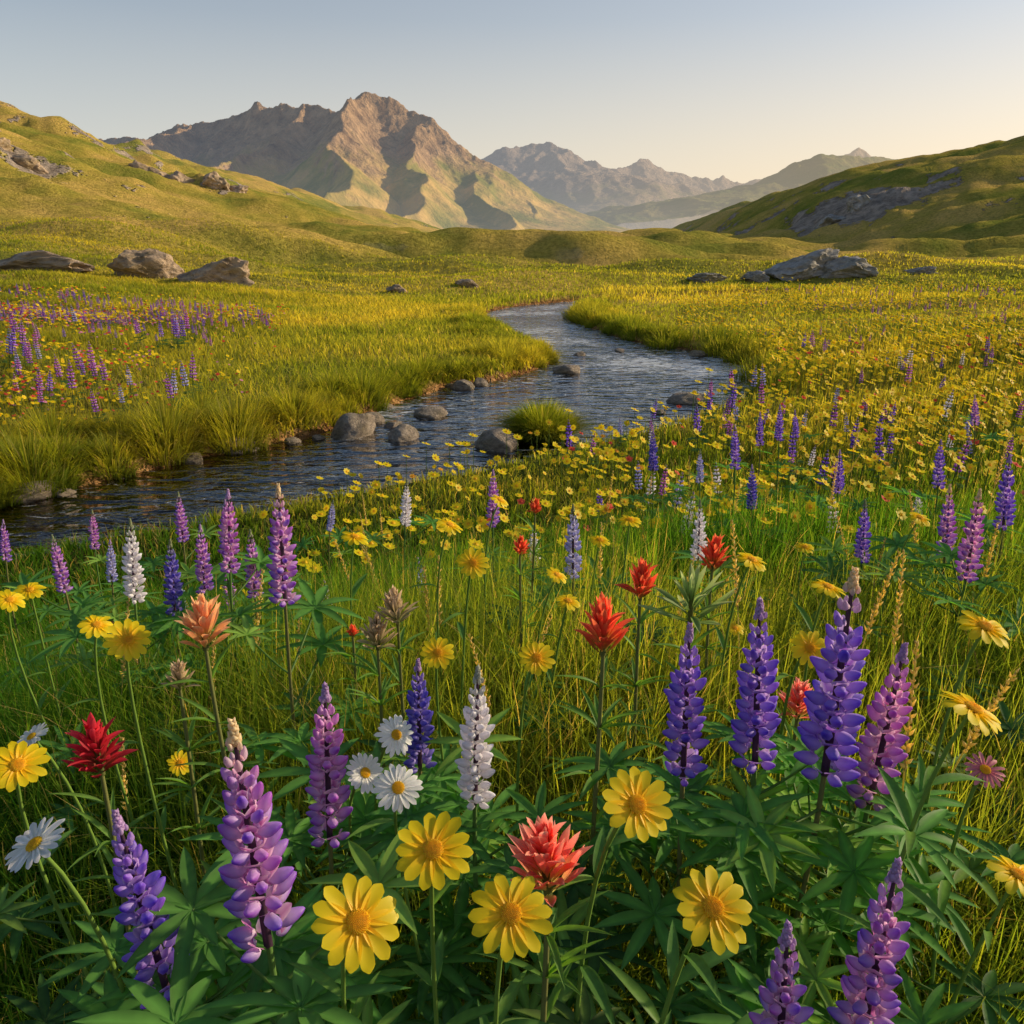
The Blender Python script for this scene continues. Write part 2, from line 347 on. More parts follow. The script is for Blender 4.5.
# ---------------------------------------------------------------- rocks
def rockmat(name,a,b_,c_,sc):
    m,nt,out=newmat(name); L=nt.links
    tc=N(nt,'ShaderNodeTexCoord'); oi=N(nt,'ShaderNodeObjectInfo')
    va=N(nt,'ShaderNodeVectorMath',operation='ADD'); L.new(tc.outputs['Object'],va.inputs[0]); L.new(oi.outputs['Location'],va.inputs[1])
    n=noise_node(nt,va.outputs[0],3.5*sc,6,.72); n2=noise_node(nt,va.outputs[0],1.1*sc,3); n3=noise_node(nt,va.outputs[0],16*sc,4,.7)
    c=ramp(nt,n.outputs['Fac'],[(.3,a),(.5,b_),(.72,c_)]).outputs[0]
    li=ramp(nt,n2.outputs['Fac'],[(.45,(1,1,1)),(.65,(.62,.62,.50))]).outputs[0]
    c=mixc(nt,1.0,c,li,'MULTIPLY')
    b=N(nt,'ShaderNodeBsdfPrincipled'); b.inputs['Roughness'].default_value=.8; L.new(c,b.inputs['Base Color'])
    bp=N(nt,'ShaderNodeBump'); bp.inputs['Strength'].default_value=.9; bp.inputs['Distance'].default_value=.12; L.new(mth(nt,'ADD',n.outputs['Fac'],mth(nt,'MULTIPLY',n3.outputs['Fac'],.4)),bp.inputs['Height']); L.new(bp.outputs[0],b.inputs['Normal'])
    L.new(b.outputs[0],out.inputs[0]); return m
M_rock=rockmat('rock_material',(.16,.12,.09),(.36,.28,.21),(.58,.47,.36),1)
M_boulder=rockmat('boulder_material',(.13,.095,.07),(.42,.30,.20),(.62,.46,.31),1)
M_grey=rockmat('grey_outcrop_material',(.15,.135,.12),(.32,.29,.26),(.52,.48,.43),1)
def rockmesh(seed,sub=4,sharp=14,round_=.5,amp=.09,mat=None):
    bm=bmesh.new(); bmesh.ops.create_icosphere(bm,subdivisions=sub,radius=1)
    V=np.array([v.co for v in bm.verts]); r_=np.random.default_rng(seed)
    n=r_.normal(size=(sharp,3)); n/=np.linalg.norm(n,axis=1)[:,None]; dpl=r_.uniform(.55,.95,sharp)
    dots=V@n.T; rr=np.where(dots>.05,dpl/np.maximum(dots,.05),9).min(1); rr=np.minimum(rr,1.15)
    rr=rr*(1-round_)+round_*.85
    out=V*rr[:,None]
    for v,c in zip(bm.verts,out):
        p_=Vector(c)*2.2+Vector((seed,0,0)); nz=mnoise.fractal(p_,1.0,2.0,5); rd=1-abs(mnoise.noise(p_*1.3))*2
        v.co=Vector(c)*(1+amp*nz+amp*.8*(rd-.5)*(1 if amp>.1 else 0))
    for fc in bm.faces: fc.smooth=amp<.1
    me=bpy.data.meshes.new('rock'); bm.to_mesh(me); bm.free(); me.materials.append(mat or M_rock); return me
RM=[rockmesh(i,4,14,.45) for i in range(4)]; BM=[rockmesh(20+i,5,22,.0,.13,M_boulder) for i in range(4)]
GM=[rockmesh(20+i,5,22,.0,.15,M_grey) for i in range(4)]
def Hs(x,y): return float(H(np.array([float(x)]),np.array([float(y)]))[0])
F_=804.0;P_=math.radians(18.7);cP,sP=math.cos(P_),math.sin(P_)
def gp(u,v,z):
    a=(u-512)/F_;b=(512-v)/F_; t=(z-1.0)/(-sP+cP*b); return a*t,(cP+sP*b)*t,t/F_
RK=[(350,438,56,.6),(372,424,32,.45),(403,440,40,.45),(430,418,38,.35),(462,390,28,.5),(480,386,20,.5),(440,386,18,.6),(567,374,34,.4),(496,451,54,.55),(230,453,48,.4),(690,404,44,.35),(20,502,60,.42),(660,414,20,.3),(700,357,24,.35),(580,356,14,.4),(318,440,16,.4),(290,444,22,.4),(190,462,28,.4),(385,408,20,.3),(620,352,12,.4),(735,392,16,.4),(392,428,24,.3),(452,388,16,.4),(250,452,18,.3),(60,496,26,.3)]
for i,(u,v,w,hr) in enumerate(RK):
    x,y,k=gp(u,v,ZW); w_=w*k
    obj('stream_rock',RM[i%4],(x,y+w_*.3,ZW+w_*hr*.12),None,(rng.uniform(-.15,.15),rng.uniform(-.15,.15),rng.uniform(0,6)),(w_*.55,w_*.45,w_*hr*.62),label="rounded grey brown rock in the shallow stream",category="rock",group="rocks along the stream")
BL=[(-13.5,31,1.5,.95,.8,0,"large tan boulder resting on the grassy slope"),(-10.7,30.6,1.45,.9,.8,1,"large shaded brown boulder resting on the grassy slope"),(-18.0,31.5,2.6,1.0,.55,2,"long low slab of pale rock in the grass"),(-21,29,2.0,1.2,.5,3,"low weathered rock slab sunk in the meadow"),
    (14.6,42,2.1,1.4,.9,1,"grey rock outcrop in the far meadow"),(16.4,41.5,1.5,1.1,.7,2,"grey rock outcrop beside a larger one"),(9.2,40,1.1,.7,.35,3,"low grey rock in the far meadow"),(11.9,41,.8,.6,.4,0,"small grey rock in the far meadow"),(20.5,42,.8,.5,.3,1,"small grey rock in the far meadow"),(-4.6,33,.5,.4,.25,2,"small rock in the far meadow"),(-1.9,35,.6,.5,.25,0,"small rock in the far meadow")]
for x,y,a,b,c,k,lab in BL:
    obj('boulder',(BM if x<0 else GM)[k],(x,y,Hs(x,y)+c*.35),None,(0,rng.uniform(-.1,.1),rng.uniform(-.4,.4)),(a,b,c),label=lab,category="boulder")
for j,(x,y,a,b,c,k) in enumerate([(-83,148,5,3.5,2.4,0),(-89,149,4.5,3.5,2.2,1),(-94,151,5,4,2.6,3),(-77,186,5,4,4.0,1),(-71,186,5,4,3.8,0),(-65,187,4,4,3.0,2),(-60,188,3,3,2.0,3),(63,168,3.5,4,2.2,2),(68,167,3.5,4,2.8,0)]):
    obj('crag',(BM if x<0 else GM)[k],(x,y,Hs(x,y)-c*.35),None,(.25*math.sin(j*2.1),.2*math.cos(j*1.7),j*1.3),(a,b,c),label="weathered crag breaking out of the grassy hillside",category="crag",group="crags on the hillsides")
# ---------------------------------------------------------------- grass
def blades(P,h,w,az,bend,K,cb,ct,jit=.6):
    n=len(P); s=np.linspace(0,1,K+1)[None,:,None]
    dr=np.stack([np.cos(az),np.sin(az),np.zeros(n)],1)[:,None,:]
    a2=az+np.pi/2+rng.uniform(-jit,jit,n); sd=np.stack([np.cos(a2),np.sin(a2),np.zeros(n)],1)[:,None,:]
    h_=h[:,None,None]; b_=bend[:,None,None]
    up=np.array([0,0,1.0])[None,None,:]
    c=P[:,None,:]+dr*b_*h_*s**2+up*h_*(s-.38*b_*s**2.4)
    hw=(w[:,None,None]*.5)*(1-s**2.2)
    Lf=(c-sd*hw)[:,:K];Rt=(c+sd*hw)[:,:K];tip=c[:,K:]
    V=np.concatenate([np.stack([Lf,Rt],2).reshape(n,2*K,3),tip],1)
    sc=np.concatenate([np.repeat(s[:,:K],2,1),s[:,K:]],1)
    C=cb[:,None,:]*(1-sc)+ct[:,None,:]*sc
    m=2*K+1; base=(np.arange(n)*m)[:,None,None]
    q=np.array([(2*k,2*k+1,2*k+3,2*k+2) for k in range(K-1)]).reshape(-1,4)
    Q=(base+q[None]).reshape(-1,4) if K>1 else np.zeros((0,4),int)
    T=(base+np.array([[2*K-2,2*K-1,2*K]])[None]).reshape(-1,3)
    return V.reshape(-1,3),Q,T,C.reshape(-1,3)
def gcol(n,x,y,dry=.12,sd=.2):
    t=np.clip(.30+.9*fbm(x*.6,y*.6,3,71)*(1-.5*ss(5,12,y))+rng.normal(0,1,n)*(sd-.1*ss(5,12,y))+.40*ss(5,22,y),0,1.2)[:,None]
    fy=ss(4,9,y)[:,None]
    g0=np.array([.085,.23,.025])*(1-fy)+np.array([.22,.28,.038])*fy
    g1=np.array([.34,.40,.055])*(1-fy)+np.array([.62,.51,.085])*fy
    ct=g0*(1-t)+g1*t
    band=ss(.35,.6,vn(x/7.,y/2.6,171))[:,None]*ss(9,16,y)[:,None]
    ct=ct*(1-.32*band*np.array([1.15,.75,.8]))
    d=rng.random(n)<dry*(1-.6*ss(6,14,y))
    ct[d]=np.array([.68,.52,.20])*rng.uniform(.6,1.1,(d.sum(),1))
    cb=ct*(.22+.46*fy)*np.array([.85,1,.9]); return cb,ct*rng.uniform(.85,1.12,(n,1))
def sample(n,y0,y1,pw,xw=.74,xo=.35):
    u=rng.random(n); q=1-pw
    y=(y0**q+u*(y1**q-y0**q))**(1/q); x=rng.uniform(-1,1,n)*(xw*y+xo)
    return x,y
def grassfield(name,x,y,hf,wf,K,bend=(.2,.9),dry=.12,tuft=None):
    n=len(x)
    az=rng.uniform(0,2*np.pi,n)
    if tuft is not None:
        ntu=max(1,int(n/tuft)); idx=rng.integers(0,ntu,n); tx,ty=x[:ntu][idx],y[:ntu][idx]
        rr=np.abs(rng.normal(0,1,n))*(.028+.006*np.minimum(ty,8)); x=tx+np.cos(az)*rr; y=ty+np.sin(az)*rr
    d=sdf(x,y); k=d>.0; x,y,az,d=x[k],y[k],az[k],d[k]; n=len(x)
    P=np.stack([x,y,H(x,y,d)-.01],1)
    h=hf(x,y,d)*rng.uniform(.55,1.15,n); w=wf(x,y)*rng.uniform(.6,1.3,n)
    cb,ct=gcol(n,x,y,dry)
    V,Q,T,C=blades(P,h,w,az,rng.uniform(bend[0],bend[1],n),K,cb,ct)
    obj(name,mesh_np(name,V,Q,T,C,True,[M_grass]),kind='stuff')
hn=lambda x,y,d:(.22+.22*ss(.5,1.6,y))*(.75+.5*vn(x*1.3,y*1.3,81))*(1-.5*ss(2.4,4.6,y))*(1-.25*ss(.5,-2,x)*ss(1.5,3,y))
x,y=sample(44000,.35,4.0,.55); grassfield('meadow_grass',x,y,hn,lambda x,y:.0034+.0008*y,5,(.05,.95),.05,34)
x,y=sample(34000,.35,4.0,.5); grassfield('meadow_grass',x,y,lambda x,y,d:hn(x,y,d)*1.02,lambda x,y:.0024+.0006*y,4,(.05,.6),.10)
x,y=sample(40000,3.6,18,.9,.78,0)
k=nearside(x,y); x,y=x[k],y[k]
hm=lambda x,y,d:(.16+.09*vn(x*.8,y*.8,82))*(.65+.35*ss(2,4.5,x+1))
grassfield('meadow_grass',x,y,hm,lambda x,y:.003+.0010*y,3,(.15,.7),.14,22)
x,y=sample(70000,3.6,20,.8,.78,0)
k=nearside(x,y); x,y=x[k],y[k]
grassfield('meadow_grass',x,y,hm,lambda x,y:.003+.0009*y,2,(.15,.7),.14)
xb=rng.uniform(-16,4.5,200000);yb=rng.uniform(3,30,200000)
d=sdf(xb,yb);k=(~nearside(xb,yb))&(d>0)&(xb>-.75*yb)&(rng.random(len(xb))<.85*np.clip(9/yb,0,1)**.4)
xb,yb=xb[k],yb[k]
grassfield('bank_grass',xb,yb,lambda x,y,d:.15+.10*vn(x*.9,y*.9,84),lambda x,y:.005+.0009*y,2,(.2,.8),.12)
def clump(cx,cy,R,h,n):
    az=rng.uniform(0,6.28,n);rr=np.sqrt(rng.random(n))*R; x=cx+np.cos(az)*rr; y=cy+np.sin(az)*rr*.85
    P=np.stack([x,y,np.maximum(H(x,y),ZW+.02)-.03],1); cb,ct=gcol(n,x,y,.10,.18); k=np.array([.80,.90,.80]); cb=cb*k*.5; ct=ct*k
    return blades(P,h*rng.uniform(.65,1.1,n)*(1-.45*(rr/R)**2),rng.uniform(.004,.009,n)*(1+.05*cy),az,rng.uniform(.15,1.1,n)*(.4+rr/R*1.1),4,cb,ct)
seg=LBs[:-1];sl_=np.linalg.norm(LBs[1:]-seg,axis=1);ok=(LBs[1:,1]<26)&(seg[:,0]>-9);pr=sl_*ok/np.maximum(1,seg[:,1]/8)**.5;pr/=pr.sum()
gb=GB()
for c in range(120):
    i=rng.choice(len(seg),p=pr); B=seg[i]+(LBs[i+1]-seg[i])*rng.random(); tn=nrm(LBs[i+1]-seg[i]); o_=.08+abs(rng.normal(.12,.42)); B=B+np.array([-tn[1],tn[0]])*o_
    R=rng.uniform(.14,.40); hh=R*1.55*(1-.3*ss(9,20,B[1]))
    V,Q,T,C=clump(B[0],B[1],R,float(hh),int(520*(R/.3)**1.3)+120); gb.add(V,Q,T,C)
V,Q,T,C=gb.arr(); obj('bank_grass',mesh_np('bank_grass',V,Q,T,C,True,[M_grass]),kind='stuff')
n=14000; ii=rng.choice(len(seg),n,p=pr); tt=rng.random(n)[:,None]; B=seg[ii]*(1-tt)+LBs[1:][ii]*tt; tn=(LBs[1:]-seg)[ii]; tn/=np.linalg.norm(tn,axis=1)[:,None]
B=B+np.stack([-tn[:,1],tn[:,0]],1)*(.1+rng.random(n)**1.3*1.0)[:,None]
grassfield('bank_grass',B[:,0],B[:,1],lambda x,y,d:.24+0*x,lambda x,y:.005+.0009*y,4,(.35,1.4),.12)
seg2=NBs[:-1]; l2_=np.linalg.norm(NBs[1:]-seg2,axis=1); ok=(seg2[:,1]<27)&(seg2[:,1]>12.5)&(seg2[:,0]<6); pr2=l2_*ok; pr2/=pr2.sum(); gb=GB()
for c in range(45):
    i=rng.choice(len(seg2),p=pr2); B=seg2[i]+(NBs[i+1]-seg2[i])*rng.random(); tn=nrm(NBs[i+1]-seg2[i]); B=B+np.array([-tn[1],tn[0]])*abs(rng.normal(.15,.4))
    R=rng.uniform(.25,.5); V,Q,T,C=clump(B[0],B[1],R,R*1.2,360); gb.add(V,Q,T,C)
V,Q,T,C=gb.arr(); obj('bank_grass',mesh_np('bank_grass',V,Q,T,C,True,[M_grass]),kind='stuff')
thin=lambda y:rng.random(len(y))<ss(62,26,y)
xb=rng.uniform(.5,34,130000);yb=rng.uniform(13,62,130000);d=sdf(xb,yb)
k=nearside(xb,yb)&(d>0)&(np.abs(xb)<.75*yb)&thin(yb); xb,yb=xb[k],yb[k]
grassfield('bank_grass',xb,yb,lambda x,y,d:.12+.20*ss(1.5,.2,d)+.08*vn(x*.5,y*.5,85),lambda x,y:.006+.0009*y,2,(.2,.9),.15)
xb=rng.uniform(-34,4,110000);yb=rng.uniform(20,62,110000);d=sdf(xb,yb)
k=(~nearside(xb,yb))&(d>0)&(np.abs(xb)<.75*yb)&thin(yb); xb,yb=xb[k],yb[k]
grassfield('bank_grass',xb,yb,lambda x,y,d:.13+.15*ss(1.5,.2,d)+.06*vn(x*.5,y*.5,86),lambda x,y:.006+.0009*y,2,(.2,.9),.18)
ix,iy,_=gp(543,440,ZW)
V,Q,T,C=clump(ix,iy+.1,.33,.54,4600)
obj('grass_tussock',mesh_np('grass_tussock',V,Q,T,C,True,[M_grass]),label="rounded green grass tussock growing in the stream",category="grass tussock")
# ---------------------------------------------------------------- flower primitives
def floret_hi():
    V=[];prof=[.36,.86,1,.96,.74,.38]
    for i,r in enumerate(prof):
        t=i/5
        for k in range(6):
            a=2*math.pi*k/6; V.append((math.cos(a)*r*.27,t*.90,math.sin(a)*r*.30+.26*t*t-.03))
    Q=[(i*6+k,i*6+(k+1)%6,(i+1)*6+(k+1)%6,(i+1)*6+k) for i in range(5) for k in range(6)]
    V.append((0,.97,.27))
    T=[(30+k,30+(k+1)%6,36) for k in range(6)]
    B=[];nu,nv=5,4
    for j in range(nv):
        t=j/(nv-1); w=.38*math.sin(math.pi*(.25+.55*t))
        for i in range(nu):
            s=(i-(nu-1)/2)/((nu-1)/2); B.append((s*w,.12+.30*t-.26*abs(s)**1.5*w*1.6+.05*t*t,.20+.42*t-.10*abs(s)))
    return np.array(V),np.array(Q),np.array(T),np.array(B),grid(nu,nv)
FH=floret_hi()
PAL={'violet':((.12,.05,.64),(.40,.14,.82),(.82,.66,.96)),'pink':((.50,.06,.58),(.90,.24,.70),(.99,.80,.92)),'blue':((.07,.05,.52),(.16,.11,.66),(.55,.47,.87)),'white':((.80,.81,.85),(.9,.9,.91),(.95,.95,.96)),'mix':((.19,.06,.63),(.82,.18,.68),(.99,.80,.93)),'paleblue':((.34,.36,.76),(.52,.52,.84),(.82,.82,.92))}
def spike(pal,seed,hi=True,tipc=(.50,.38,.20)):
    r=random.Random(seed); g=GB(); a,b,c=[np.array(q) for q in PAL[pal]]; Lh=.2
    nw=13 if hi else 8
    V0,Q0,T0,B0,QB=FH
    for i in range(nw):
        t=i/nw; z=Lh*(.0+.95*t)
        sz=.0198*(1-.14*t) if t<.60 else .0198*(.916-.66*(t-.60)/.40)
        if i==0: sz*=.9
        el=math.radians(-2+26*t+(48*max(0,t-.55)/.45)); k=6 if t<.4 else 5
        if not hi: k=5; sz*=1.3
        ph=(i%2)*math.pi/k+r.uniform(-.15,.15)
        for j in range(k):
            if hi and r.random()<(.28 if t<.2 else .10): continue
            az=ph+2*math.pi*j/k+r.uniform(-.18,.18); e=el+r.uniform(-.2,.2)
            o=np.array([math.cos(az)*math.cos(e),math.sin(az)*math.cos(e),math.sin(e)]); F=frame(o)
            s=sz*r.uniform(.85,1.12); r0=.0085*(1-.6*t); p0=np.array([math.cos(az)*r0,math.sin(az)*r0,z+r.uniform(-.0012,.0012)])
            mixv=r.random()**1.2
            tipf=min(1,max(0,(t-.74)/.2)); wingc=a*(1-mixv*.85)+b*mixv*.85; ban=b*(1-mixv*.7)+c*mixv*.7
            if pal in('mix','pink'): f_=.6*(1-t); wingc=wingc*(1-f_)+np.array(PAL['violet'][0])*f_
            tc=np.array(tipc); wingc=wingc*(1-tipf)+tc*tipf; ban=ban*(1-tipf)+tc*1.15*tipf
            if hi:
                V=(V0*s)@F.T+p0
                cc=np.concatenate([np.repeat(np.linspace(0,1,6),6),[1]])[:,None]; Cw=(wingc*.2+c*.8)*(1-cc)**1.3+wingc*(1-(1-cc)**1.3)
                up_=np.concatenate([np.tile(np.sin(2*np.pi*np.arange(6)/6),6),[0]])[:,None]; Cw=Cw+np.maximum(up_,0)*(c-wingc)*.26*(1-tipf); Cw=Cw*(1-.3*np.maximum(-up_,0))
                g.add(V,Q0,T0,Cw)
                if tipf<.75:
                    Vb=(B0*s*(1-tipf*.6))@F.T+p0
                    tv=np.repeat(np.linspace(0,1,4),5)[:,None]; us=np.abs(np.tile(np.linspace(-1,1,5),4))[:,None]
                    Cb=ban*(.7+.35*tv)*(1-.2*(1-us))+(c-ban)*.9*np.clip(us*tv*1.3,0,1)*(1-tipf)
                    g.add(Vb,QB,None,Cb)
            else:
                O=np.array([(-.36,.4,.1),(.36,.4,.1),(0,0,0),(0,1.0,.25),(0,.35,.5),(0,.5,-.2)])*s
                Tt=[(2,0,4),(4,1,2),(3,4,0),(3,1,4),(2,5,0),(5,2,1),(5,3,0),(3,5,1)]
                g.add(O@F.T+p0,None,Tt,np.array([wingc,ban,wingc*.7,wingc,ban*1.1,wingc*.7]))
    Vt,Qt=tube([(0,0,-.005),(0,0,Lh*.5),(0,0,Lh*.985)],[.0036,.0030,.0012],5)
    g.add(Vt,Qt,None,(.10,.05,.09))
    for i in range(22 if hi else 3):
        az=i*2.4; e=math.radians(62); o=np.array([math.cos(az)*math.cos(e),math.sin(az)*math.cos(e),math.sin(e)]); F=frame(o)
        z=Lh*(.87+.11*i/22 if hi else .93+.02*i); s=.010*(1-.022*i)
        O=np.array([(-.38,.45,0),(.38,.45,0),(0,0,0),(0,1.05,0),(0,.45,.38),(0,.45,-.34)])*s
        g.add(O@F.T+np.array([0,0,z]),None,[(2,0,4),(4,1,2),(3,4,0),(3,1,4),(2,5,0),(5,2,1),(5,3,0),(3,5,1)],np.array(tipc)*r.uniform(.8,1.2))
    return g
SPK={}
def get_spike(pal,k,tip=(.50,.38,.20)):
    key=(pal,k,tip)
    if key not in SPK: SPK[key]=spike(pal,sum(map(ord,pal))*7+k,True,tip).mesh('lupine_spike',[M_petal])
    return SPK[key]
def palmate(seed,n=9,R=.058,col=(.085,.21,.04)):
    r=random.Random(seed); g=GB(); pet=bez((0,0,0),(0,.04,.012),(0,.075,.035),5)
    V,Q=tube(pet,[.0014]*5,4); g.add(V,Q,None,(.12,.21,.05)); c=pet[-1]
    for i in range(n):
        a=2*math.pi*i/n+r.uniform(-.08,.08); L=R*r.uniform(.85,1.1)*(1.0 if abs(math.cos(a/2))>.25 else .75)
        V,Q=blade(L,R*.20,6,.45,.16+r.uniform(-.1,.14),.85)
        d=np.array([math.sin(a),math.cos(a),.20+r.uniform(-.1,.12)]); F=frame(d)
        cc=np.array(col)*r.uniform(.8,1.25); C=np.tile(cc,(len(V),1)); C[1::3]=cc*1.8
        g.add(V@F.T+c,Q,None,C)
    return g
LEAFG=[palmate(i) for i in range(4)]+[palmate(9,8,.052,(.19,.32,.055))]
LEAFM=[g.mesh('palmate_leaf',[M_leaf]) for g in LEAFG]
def lance(seed,L=.10,w=.018,col=(.09,.20,.04)):
    V,Q=blade(L,w,8,.5,.35,.75); cc=np.array(col); C=np.tile(cc,(len(V),1)); C[1::3]=cc*1.6; g=GB(); g.add(V,Q,None,C); return g
LANCE=[lance(0).mesh('lance_leaf',[M_leaf]),lance(1,.09,.015,(.12,.23,.04)).mesh('lance_leaf',[M_leaf])]
def eul(F): return Matrix(F.tolist()).to_euler()
# ---------------------------------------------------------------- lupines (near)
# image pixels unprojected to world positions, at a depth from the plant's assumed size
def unproject(u,v,D):
    a=(u-512)/F_;b=(512-v)/F_; return np.array([a*D,(cP+sP*b)*D,1.0+(-sP+cP*b)*D])
cream=(.88,.74,.46); grn=(.34,.38,.20); pur=(.58,.40,.68)
LUP=[(232,722,268,940,.20,'mix',cream),(325,685,330,835,.18,'pink',pur),(115,812,165,985,.17,'violet',pur),(418,660,420,765,.15,'blue',pur),(478,668,475,800,.17,'white',(.6,.62,.5)),(690,625,683,775,.19,'violet',pur),(760,600,755,760,.2,'violet',pur),(855,570,825,770,.24,'violet',cream),(905,645,870,800,.2,'pink',pur),(898,862,858,1050,.19,'mix',pur),(788,925,775,1110,.175,'mix',pur),(278,485,285,600,.2,'mix',cream),(228,490,230,570,.18,'pink',pur),(250,530,255,595,.16,'mix',grn),(200,525,205,590,.16,'mix',pur),(170,540,175,612,.17,'blue',grn),(130,520,135,600,.18,'white',grn),(52,535,65,590,.16,'mix',grn),(92,510,95,548,.16,'pink',grn),(178,492,183,540,.17,'mix',grn),(493,470,493,525,.18,'mix',pur),(573,505,573,575,.18,'paleblue',grn),(407,480,405,525,.17,'white',grn),(333,500,330,530,.15,'paleblue',grn),(865,500,862,560,.17,'violet',grn),(950,485,945,555,.18,'mix',cream),(980,490,966,578,.2,'pink',cream),(1010,455,1003,527,.2,'violet',pur),(840,450,838,492,.17,'violet',pur),(918,490,918,525,.15,'white',grn),(700,500,698,560,.17,'white',grn),(752,465,752,508,.17,'blue',pur),(735,425,735,468,.19,'violet',pur),(3,520,6,560,.16,'mix',pur),(700,450,700,482,.15,'paleblue',grn),(760,412,760,445,.18,'violet',pur),(780,405,779,440,.19,'violet',pur),(795,410,796,437,.16,'violet',pur),(941,440,938,487,.18,'violet',pur),(975,395,975,425,.17,'mix',pur),(653,430,653,470,.2,'blue',pur),(560,650,562,702,.13,'blue',pur),(225,500,226,545,.15,'mix',pur),(110,540,112,580,.15,'paleblue',pur)]
DESC={'violet':'violet blue','pink':'pink and purple','blue':'deep blue','white':'white','mix':'purple and pink','paleblue':'pale blue'}
for i,(ut,vt,ub,vb,L,pal,tip) in enumerate(LUP):
    px=math.hypot(ut-ub,vt-vb); D=F_*L/px; Sx=unproject(ub,vb,D); Tx=unproject(ut,vt,D-.32*L)
    dv=Tx-Sx; Ln=np.linalg.norm(dv); dv=dv/Ln
    bx,by=Sx[0]-dv[0]*.15+rng.uniform(-.03,.03),Sx[1]+rng.uniform(.0,.06); bz=Hs(bx,by)
    root=bpy.data.objects.new('lupine',None); C0.objects.link(root); root.location=(bx,by,bz); root.empty_display_size=.02
    root['label']=f"{DESC[pal]} lupine spike standing in the meadow grass"; root['category']='lupine'; root['group']='lupines in the meadow'
    rel=Sx-np.array([bx,by,bz])
    pts=bez((0,0,0),rel-dv*np.linalg.norm(rel)*.5,rel,9)
    g=GB(); V,Q=tube(pts,np.linspace(.0042,.003,9),6); g.add(V,Q,None,(.17,.17,.06) if i%2 else (.11,.20,.05))
    obj('stem',g.mesh('stem',[M_stem]),(0,0,0),root)
    F=frame(dv,(0,1,.1)); R=np.stack([F[:,0],F[:,2]*-1,F[:,1]],1)
    if np.linalg.det(R)<0: R[:,0]*=-1
    wd=1.08 if i<11 else 1.0
    o=obj('flower_spike',get_spike(pal,i%3,tip),rel,root,eul(R),(Ln/.2*1.02*wd,Ln/.2*1.02*wd,Ln/.2*1.02))
    o.rotation_euler.rotate_axis('Z',i*1.1)
    nl=12 if D<1.3 else (6 if D<2.6 else 4)
    if i==10: nl=4
    for k in range(nl):
        t=rng.uniform(.55,.99) if D<1.3 else rng.uniform(.5,.95)
        if i==10: t*=.5
        pp=pts[min(8,int(t*8))]
        az=2*math.pi*k/nl*2.4+rng.uniform(-.3,.3); rt=rng.uniform(-.25,.25)
        obj('leaf',LEAFM[(i+k)%5],pp,root,(rt,rng.uniform(-.2,.2),az),rng.uniform(1.0,1.5)*(1 if D<1.3 else 1.2))
# ---------------------------------------------------------------- daisies
def raymesh(n,w,L,col,colb,seed,layers=1,droop=.10,r0=.24):
    r=random.Random(seed); g=GB()
    for l in range(layers):
        for i in range(n):
            a=2*math.pi*(i+.5*l)/n+r.uniform(-.07,.07); nu,nv=5,8; V=[];C=[]
            LL=L*r.uniform(.9,1.05)*(1-.06*l); dz=r.uniform(-.06,.06); tw=r.uniform(-.2,.2)
            ts=[0,.16,.34,.52,.70,.84,.94,1.0]
            for j in range(nv):
                t=ts[j]; ww=w*.5*(math.sin(math.pi*min(1,(.14+.62*t)))**.7)*(1 if t<.9 else (.86 if t<.99 else .48))
                for k in range(nu):
                    s=(k-2)/2; y=r0*.8+(LL-r0*.8)*t-(.035*abs(s)**2 if t>.9 else 0)
                    V.append((s*ww,y,.10*t-(droop+dz)*t*t*1.6+.05*s*s*(1-t)-.006*(k==2)*(1-t*.3)+tw*s*ww*t-.012*l+.010*(i%2)))
                    C.append((np.array(colb)*(1-t)**1.5+np.array(col)*(1-(1-t)**1.5))*(.97 if k==2 else 1))
            V=np.array(V); ca,sa=math.cos(a),math.sin(a); Rm=np.array([[ca,-sa,0],[sa,ca,0],[0,0,1]])
            g.add(V@Rm.T,grid(nu,nv),None,np.array(C)*r.uniform(.90,1.04))
    return g
def discmesh(col,rim,r0=.26,seed=0):
    r=random.Random(seed); g=GB(); n=170
    dome=[];rings=6;seg=16
    for i in range(rings+1):
        t=i/rings
        for k in range(seg):
            a=2*math.pi*k/seg; dome.append((math.cos(a)*r0*math.sin(t*math.pi/2),math.sin(a)*r0*math.sin(t*math.pi/2),.02+.12*math.cos(t*math.pi/2)))
    Q=[(i*seg+k,(i+1)*seg+k,(i+1)*seg+(k+1)%seg,i*seg+(k+1)%seg) for i in range(rings) for k in range(seg)]
    g.add(dome,Q,None,np.array(col)*.75)
    for i in range(n):
        rr=r0*math.sqrt((i+.5)/n)*1.04; a=i*2.39996; z=.02+.12*math.sqrt(max(0,1-(rr/r0/1.05)**2)); s=.014+.010*(rr/r0)
        O=np.array([(s,0,0),(0,s,0),(-s,0,0),(0,-s,0),(0,0,s*2.0)])+np.array([math.cos(a)*rr,math.sin(a)*rr,z])
        t=(rr/r0)**2; c=np.array(rim)*t+np.array(col)*(1-t); g.add(O,None,[(0,1,4),(1,2,4),(2,3,4),(3,0,4)],c*r.uniform(.85,1.2))
    return g
YR=[raymesh(14,.33,1,(.99,.77,.004),(.98,.62,.003),i,1,.03+.025*i).mesh('yellow_rays',[M_petal]) for i in range(3)]
YR.append(raymesh(13,.35,1,(.99,.78,.006),(.98,.64,.004),5,1,.14).mesh('yellow_rays',[M_petal]))
WR=[raymesh(19,.235,1,(.95,.95,.95),(.86,.88,.82),i+10,1,.06+.05*i).mesh('white_rays',[M_petal]) for i in range(2)]
PR=raymesh(15,.2,1,(.80,.26,.34),(.7,.18,.26),17,1,.1).mesh('pink_rays',[M_petal])
